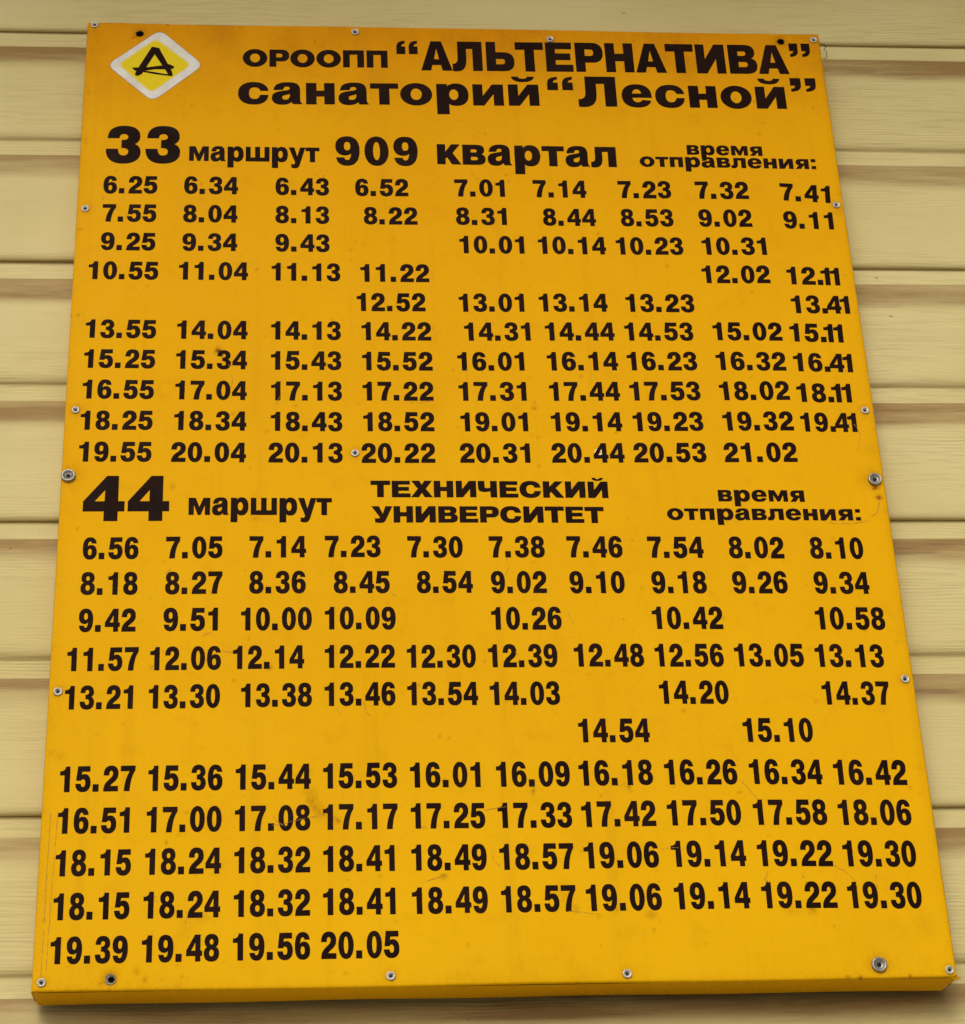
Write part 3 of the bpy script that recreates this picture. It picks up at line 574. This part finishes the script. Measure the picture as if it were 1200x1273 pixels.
UP = {
 'А': (124, 0, "M0 0 L41 100 L83 100 L124 0 L85 0 L79 19 L44 19 L38 0Z|M51 38 L73 38 L62 76Z"),
 'Л': (131, 2, "M120 0 L120 100 L22 100 L22 52 C22 30 17 23 0 23 L0 -1 C6 -2 10 -2 16 -2 C45 -2 56 12 56 45 L56 76 L82 76 L82 0Z"),
 'Ь': (124, 8, "M0 0 L0 100 L38 100 L38 64 L70 64 C98 64 112 53 112 32 C112 11 98 0 70 0Z|M38 22 L62 22 C71 22 75 25 75 32 C75 39 71 42 62 42 L38 42Z"),
 'Т': (117, 2, "M37.5 0 L37.5 75 L0 75 L0 100 L113 100 L113 75 L75.5 75 L75.5 0Z"),
 'Е': (120, 8, "M0 0 L0 100 L105 100 L105 78 L38 78 L38 62 L99 62 L99 40 L38 40 L38 23 L108 23 L108 0Z"),
 'Р': (122, 8, "M0 0 L0 100 L68 100 C97 100 112 88 112 66 C112 44 97 32 70 32 L38 32 L38 0Z|M38 54 L60 54 C70 54 74 58 74 66 C74 74 70 78 60 78 L38 78Z"),
 'Н': (129, 8, "M0 0 L0 100 L38 100 L38 63 L75 63 L75 100 L113 100 L113 0 L75 0 L75 38 L38 38 L38 0Z"),
 'И': (134, 8, II),
 'В': (126, 8, "M0 0 L0 100 L68 100 C95 100 108 91 108 75 C108 64 102 56 90 53 C106 50 114 42 114 29 C114 10 100 0 70 0Z|M38 61 L60 61 C68 61 72 64 72 70 C72 76 68 78 60 78 L38 78Z|M38 22 L62 22 C72 22 76 25 76 31.5 C76 38 72 41 62 41 L38 41Z"),
 'О': (150, 5, oval(70, 50, 70, 52) + '|' + oval(70, 50, 29, 27)),
 'П': (136, 8, "M0 0 L0 100 L120 100 L120 0 L82 0 L82 75 L38 75 L38 0Z"),
 'Х': (125, 0, "M0 0 L40 51 L3 100 L48 100 L63 75 L78 100 L122 100 L85 51 L125 0 L79 0 L62 28 L45 0Z"),
 'Ч': (122, 4, "M0 100 L0 62 C0 42 12 33 35 33 C50 33 62 35 72 38 L72 0 L110 0 L110 100 L72 100 L72 59 C64 57 57 56 50 56 C41 56 38 59 38 66 L38 100Z"),
 'С': (135, 5, "M88 62 L124 62 C120 88 101 102 64 102 C25 102 0 84 0 50 C0 16 25 -2 64 -2 C101 -2 121 12 125 40 L88 40 C86 28 79 22 66 22 C48 22 39 32 39 50 C39 68 48 78 66 78 C79 78 86 73 88 62Z"),
 'К': (131, 8, "M0 0 L0 100 L38 100 L38 66 L72 100 L118 100 L74 59 L122 0 L76 0 L48 36 L38 27 L38 0Z"),
 'Й': (134, 8, II + ";M26 124 L45 124 C46 118 51 115 59 115 C67 115 72 118 73 124 L92 124 C90 111 78 106 59 106 C40 106 28 111 26 124Z"),
 'У': (122, 0, "M0 100 L44 100 L66 53 L82 100 L122 100 L84 18 C78 4 70 -2 52 -2 C40 -2 30 -1 20 2 L20 27 C26 25 31 24.5 36 24.5 C43 24.5 46 26 48 31 L49 33Z"),
}
ii = "M0 0 L0 100 L46 100 L46 45 L93 100 L144 100 L144 0 L98 0 L98 55 L51 0Z"
LOW = {
 'с': (160, 9, "M104 62 L141 62 C137 87 112 103 73 103 C28 103 0 84 0 50 C0 15 28 -3 73 -3 C113 -3 137 12 141 42 L102 42 C99 29 90 22 76 22 C58 22 50 32 50 50 C50 69 58 79 76 79 C90 79 100 74 104 62Z"),
 'а': (153, 6, "M8 66 C10 92 32 103 76 103 C115 103 131 92 131 66 L131 22 C131 12 134 5 143 0 L98 0 C95 3 93 6 92 11 C80 1 66 -3 46 -3 C16 -3 0 9 0 29 C0 48 14 57 44 61 C72 64.5 84 66 84 73 C84 80 79 83 69 83 C58 83 53 78 52 68Z|M84 49 L84 44 C84 28 76 20 62 20 C52 20 47 24 47 31 C47 38 52 41 63 43 C73 45 79 46.5 84 49Z"),
 'н': (157, 12, "M0 0 L0 100 L48 100 L48 64 L85 64 L85 100 L133 100 L133 0 L85 0 L85 37 L48 37 L48 0Z"),
 'т': (134, 2, "M41 0 L41 76 L0 76 L0 100 L131 100 L131 76 L89 76 L89 0Z"),
 'о': (167, 8, oval(75, 50, 75, 53) + '|' + oval(75, 50, 27, 28)),
 'р': (171, 12, "M0 -43 L0 100 L50 100 L50 88 C60 98 74 103 92 103 C129 103 150 83 150 50 C150 17 129 -3 92 -3 C77 -3 65 0 57 7 L57 -43Z|" + oval(81, 50, 22, 26)),
 'и': (168, 12, ii),
 'й': (168, 12, ii + ";M18 138 L50 138 C51 131 59 128 72 128 C85 128 93 131 94 138 L126 138 C123 121 103 113 72 113 C41 113 21 121 18 138Z"),
 'е': (160, 8, "M143 42 L50 42 C51 28 59 20 74 20 C85 20 92 23 97 31 L140 28 C130 7 110 -3 72 -3 C27 -3 0 15 0 50 C0 84 28 103 72 103 C118 103 143 84 143 50Z|M50 60 L95 60 C93 74 86 81 73 81 C60 81 52 74 50 60Z"),
 'Л': (205, 4, "M183 0 L183 136 L36 136 L36 70 C36 41 27 31 0 31 L0 -1 C9 -3 16 -3 24 -3 C68 -3 88 16 88 60 L88 104 L128 104 L128 0Z"),
 'м': (204, 11, "M0 0 L0 100 L58 100 L91 46 L124 100 L182 100 L182 0 L138 0 L138 58 L103 0 L79 0 L44 58 L44 0Z"),
 'ш': (244, 11, "M0 0 L0 100 L46 100 L46 26 L88 26 L88 100 L134 100 L134 26 L176 26 L176 100 L222 100 L222 0Z"),
 'у': (155, 0, "M0 100 L52 100 L79 38 L106 100 L155 100 L104 -14 C95 -34 84 -43 60 -43 C46 -43 34 -42 22 -39 L22 -14 C30 -16 37 -17 44 -17 C52 -17 55 -14 57 -8 L59 -3Z"),
 'к': (149, 11, "M0 0 L0 100 L48 100 L48 62 L84 100 L134 100 L90 57 L140 0 L86 0 L58 36 L48 27 L48 0Z"),
 'в': (152, 11, "M0 0 L0 100 L82 100 C113 100 128 91 128 75 C128 63 121 56 108 53 C125 50 134 42 134 28 C134 9 118 0 86 0Z|M48 61 L72 61 C80 61 84 64 84 69.5 C84 75 80 78 72 78 L48 78Z|M48 22 L75 22 C85 22 89 25 89 31 C89 37 85 40 75 40 L48 40Z"),
 'л': (164, 3, "M150 0 L150 100 L26 100 L26 52 C26 30 20 24 0 24 L0 -1 C6 -2 12 -3 20 -3 C54 -3 68 12 68 46 L68 76 L102 76 L102 0Z"),
 'п': (157, 12, "M0 0 L0 100 L133 100 L133 0 L85 0 L85 75 L48 75 L48 0Z"),
 'я': (160, 8, "M140 0 L140 100 L62 100 C26 100 8 90 8 67 C8 50 18 41 38 37 L0 0 L54 0 L84 34 L92 34 L92 0Z|M92 56 L74 56 C62 56 57 60 57 67 C57 75 62 78 74 78 L92 78Z"),
 ':': (70, 14, "M0 0 L46 0 L46 30 L0 30Z;M0 70 L46 70 L46 100 L0 100Z"),
}
QC = "M2 100 L66 100 L66 52 C66 18 46 2 4 0 L4 20 C20 22 30 30 31 44 L2 44Z"
QUO = {'”': (157, 0, QC), '“': (157, 0, turn(QC, 68))}

def contour(path, seg=7):
    toks = path.replace('Z', ' Z ').replace('M', ' M ').replace('L', ' L ').replace('C', ' C ').split()
    pts, cmd, buf = [], None, []
    for t in toks:
        if t == 'Z': break
        if t in ('M', 'L', 'C'): cmd = t; buf = []; continue
        buf.append(float(t))
        if cmd in 'ML' and len(buf) == 2: pts.append((buf[0], buf[1])); buf = []
        elif cmd == 'C' and len(buf) == 6:
            x0, y0 = pts[-1]; x1, y1, x2, y2, x3, y3 = buf
            for i in range(1, seg+1):
                u = i/seg; v = 1-u
                pts.append((v**3*x0+3*v*v*u*x1+3*v*u*u*x2+u**3*x3, v**3*y0+3*v*v*u*y1+3*v*u*u*y2+u**3*y3))
            buf = []
    if len(pts) > 1 and math.hypot(pts[0][0]-pts[-1][0], pts[0][1]-pts[-1][1]) < .01: pts.pop()
    return pts
def area(p): return sum(p[i-1][0]*p[i][1]-p[i][0]*p[i-1][1] for i in range(len(p)))/2
def swell(p, d):                 # cut vinyl spreads a little: push a closed contour outwards by d
    out = []; n = len(p)
    for i in range(n):
        (ax, ay), (bx, by), (cx_, cy_) = p[i-1], p[i], p[(i+1) % n]
        l1 = math.hypot(bx-ax, by-ay) or 1; l2 = math.hypot(cx_-bx, cy_-by) or 1
        nx, ny = (by-ay)/l1+(cy_-by)/l2, -(bx-ax)/l1-(cx_-bx)/l2; q = nx*nx+ny*ny
        k = min(2*d/q, 2*d) if q > .05 else 0
        out.append((bx+nx*k, by+ny*k))
    return out
CACHE = {}
def shapes(table, ch):
    key = (id(table), ch)
    if key not in CACHE:
        out = []
        for s in table[ch][2].split(';'):
            cs = [contour(c) for c in s.split('|')]
            cs = [c if (area(c) > 0) == (i == 0) else c[::-1] for i, c in enumerate(cs)]
            cs = [swell(c, 1.05 if table is DIG else .6) for c in cs]
            out.append((cs, tessellate_polygon([[Vector((x, y, 0)) for x, y in c] for c in cs])))
        CACHE[key] = out
    return CACHE[key]
TIGHT = {'12.11': (3, 36, 31), '15.11': (3, 37, 30), '18.11': (3, 35, 29), '16.41': (3, 22, 18), '13.41': (3, 22, 18), '19.41': (3, 22, 18)}
def lettering(name, text, x0, z0, x1, z1, cap, table, label=None, out=.13):
    # the string is laid out in glyph units, then fitted between its two measured ends
    pen = 0; items = []; tight = TIGHT.get(text) if table is DIG and x0 > 480 else None
    for i, ch in enumerate(text):
        adv, off, _ = table[ch]
        if table is DIG and text == '909' : adv, off = 84, 4.5
        if tight and i == 3: pen -= tight[1]
        if tight and i == 4: pen -= tight[2]
        items.append((ch, pen+off)); pen += adv
        if table is QUO: items.append((ch, pen-adv+off+91))
    xs = [(p+px) for ch, p in items for cs, _ in shapes(table, ch) for px, _y in cs[0]]
    lo, hi = min(xs), max(xs)
    L = math.hypot(x1-x0, z1-z0); ux, uz = (x1-x0)/L, (z1-z0)/L; sx = L/(hi-lo); sy = cap/100
    vs, fs = [], []
    for ch, p in items:
        jz = rng.normal(0, .05)
        for cs, tris in shapes(table, ch):
            base = len(vs); flat = [q for c in cs for q in c]; n = len(flat)
            for lift in (out, -.02):
                for px, py in flat:
                    a = (p+px-lo)*sx; b = py*sy + jz
                    x, z = x0+ux*a-uz*b, z0+uz*a+ux*b
                    vs.append(S(x, z, lift))
            for t in tris:
                a, b, c = (flat[k] for k in t)
                if (b[0]-a[0])*(c[1]-a[1])-(b[1]-a[1])*(c[0]-a[0]) < 0: t = t[::-1]
                fs.append(tuple(base+k for k in t))
            s = 0
            for c in cs:
                m_ = len(c)
                for i in range(m_):
                    a, b = base+s+i, base+s+(i+1) % m_
                    fs.append((a, a+n, b+n, b))
                s += m_
    o = mesh_obj(name, vs, fs, M_BLK, board)
    if label: o['label'] = label
    return o
for t, *r in ROUTE_33: lettering('departure_time', t, *r, DIG, 'black digits ' + t + ' under route 33')
for t, *r in ROUTE_44: lettering('departure_time', t, *r, DIG, 'black digits ' + t + ' under route 44')
for t, *r in HEADINGS:
    tb = HEAVY if t in ('33', '44') else QUO if t in '“”' else DIG if t[0].isdigit() else UP if t.isupper() else LOW
    nm = 'route_number' if tb is HEAVY else 'quote_mark' if tb is QUO else 'heading_lettering'
    lettering(nm, t, *r, tb, None if tb is QUO else 'black lettering ' + t)

# ------------------------------------------------------------ the emblem sticker
def rounded(pts, cut, seg=7):
    out = []; n = len(pts)
    for i in range(n):
        p, a, b = Vector(pts[i]), Vector(pts[i-1]), Vector(pts[(i+1) % n])
        s, e = p+(a-p).normalized()*cut, p+(b-p).normalized()*cut
        for k in range(seg+1):
            t = k/seg; out.append(tuple(s*(1-t)**2+p*2*t*(1-t)+e*t*t))
    return out
def sticker_material():
    m = NT('printed_sticker'); P = m.coord()
    f = m.attr('ink')
    white = m.mix(m.ramp(m.noise(P, 90, 4), .35, .7), (0.64, 0.59, 0.50), (0.73, 0.69, 0.61))
    col = m.mix(f, white, (0.74, 0.54, 0.004))
    col = m.mix(m.ramp(m.noise(P, 300, 4, .7), .64, .74, 0, .5), col, (0.22, 0.19, 0.13))
    return m.set(Base_Color=col, Roughness=.5, Specular_IOR_Level=.07)
M_STK = sticker_material()
outer = rounded(LOGO_OUTER, 7.5); inner = rounded(LOGO_INNER, 5.0)
ocx, ocz = [sum(c)/4 for c in zip(*LOGO_INNER)]
inner_big = [(ocx+(x-ocx)*1.05, ocz+(z-ocz)*1.05) for x, z in inner]
inner_small = [(ocx+(x-ocx)*.95, ocz+(z-ocz)*.95) for x, z in inner]
n = len(outer); vs = []; ink = []
for ring, lift, k in ((outer, -.02, 0), (outer, .12, 0), (inner_big, .12, 0), (inner_small, .12, 1), ([(ocx, ocz)], .12, 1)):
    for x, z in ring: vs.append(S(x, z, lift)); ink.append(k)
fs = []
for r in range(3):
    for i in range(n): fs.append((r*n+i, r*n+(i+1) % n, (r+1)*n+(i+1) % n, (r+1)*n+i))
for i in range(n): fs.append((3*n+i, 3*n+(i+1) % n, 4*n))
stk = mesh_obj('emblem_sticker', vs, fs, M_STK, board, label='white rounded diamond sticker with a yellow centre')
at = stk.data.attributes.new('ink', 'FLOAT', 'POINT'); at.data.foreach_set('value', [float(v) for v in ink])
# dark line round the sticker's edge
rim = rounded(LOGO_OUTER, 7.7); cxm, czm = [sum(c)/4 for c in zip(*LOGO_OUTER)]
vs, fs = [], []
for x, z in rim:
    d = math.hypot(x-cxm, z-czm)
    for e in (-.3, .42): vs.append(S(x+(x-cxm)/d*e, z+(z-czm)/d*e, .06))
for i in range(len(rim)):
    a, b = 2*i, 2*((i+1) % len(rim)); fs.append((a, a+1, b+1, b))
mesh_obj('sticker_edge', vs, fs, plain('sticker_edge_dirt', (0.17, 0.055, 0.012), .7), stk)
vs, fs = [], []
for q, s in enumerate(LOGO_STROKES):
    if area(s) < 0: s = s[::-1]
    tris = tessellate_polygon([[Vector((x, z, 0)) for x, z in s]]); b0 = len(vs); m_ = len(s)
    for lift in (.24+.03*q, .10):
        for x, z in s: vs.append(S(x, z, lift))
    for t in tris:
        a, b, c = (s[k] for k in t)
        if (b[0]-a[0])*(c[1]-a[1])-(b[1]-a[1])*(c[0]-a[0]) < 0: t = t[::-1]
        fs.append(tuple(b0+k for k in t))
    for i in range(m_):
        a, b = b0+i, b0+(i+1) % m_; fs.append((a, a+m_, b+m_, b))
mesh_obj('emblem_letter', vs, fs, M_BLK, stk, label='black brush-drawn letter A')

# ------------------------------------------------------------ a bit of dark fibre caught at the board upper right corner
pts = [(607.5, 826.9, -.5), (611.7, 825.2, .5), (613.3, 821.9, 0), (610.9, 819.2, .6), (613.4, 816.6, .8), (612.4, 813.6, .5), (613.6, 811.4, .6), (611.2, 810.2, 0), (608.8, 811.3, 0)]
fine = []
for i in range(len(pts)-1):
    for k in range(4):
        t = k/4; fine.append([pts[i][j]*(1-t)+pts[i+1][j]*t + rng.uniform(-.25, .25) for j in range(3)])
vs, fs = [], []
for i, (x, z, o_) in enumerate(fine):
    rr = .38*(1-.5*i/len(fine))
    for k in range(5):
        a = 2*math.pi*k/5; vs.append((x*.001+rr*math.cos(a)*.001, .0292-o_*.001, BASE+z*.001+rr*math.sin(a)*.001))
for i in range(len(fine)-1):
    for k in range(5): fs.append((i*5+k, i*5+(k+1) % 5, (i+1)*5+(k+1) % 5, (i+1)*5+k))
mesh_obj('fibre_scrap', vs, fs, M_THR, None, True, label='small curled dark fibre on the siding by the board upper right corner', category='thread')
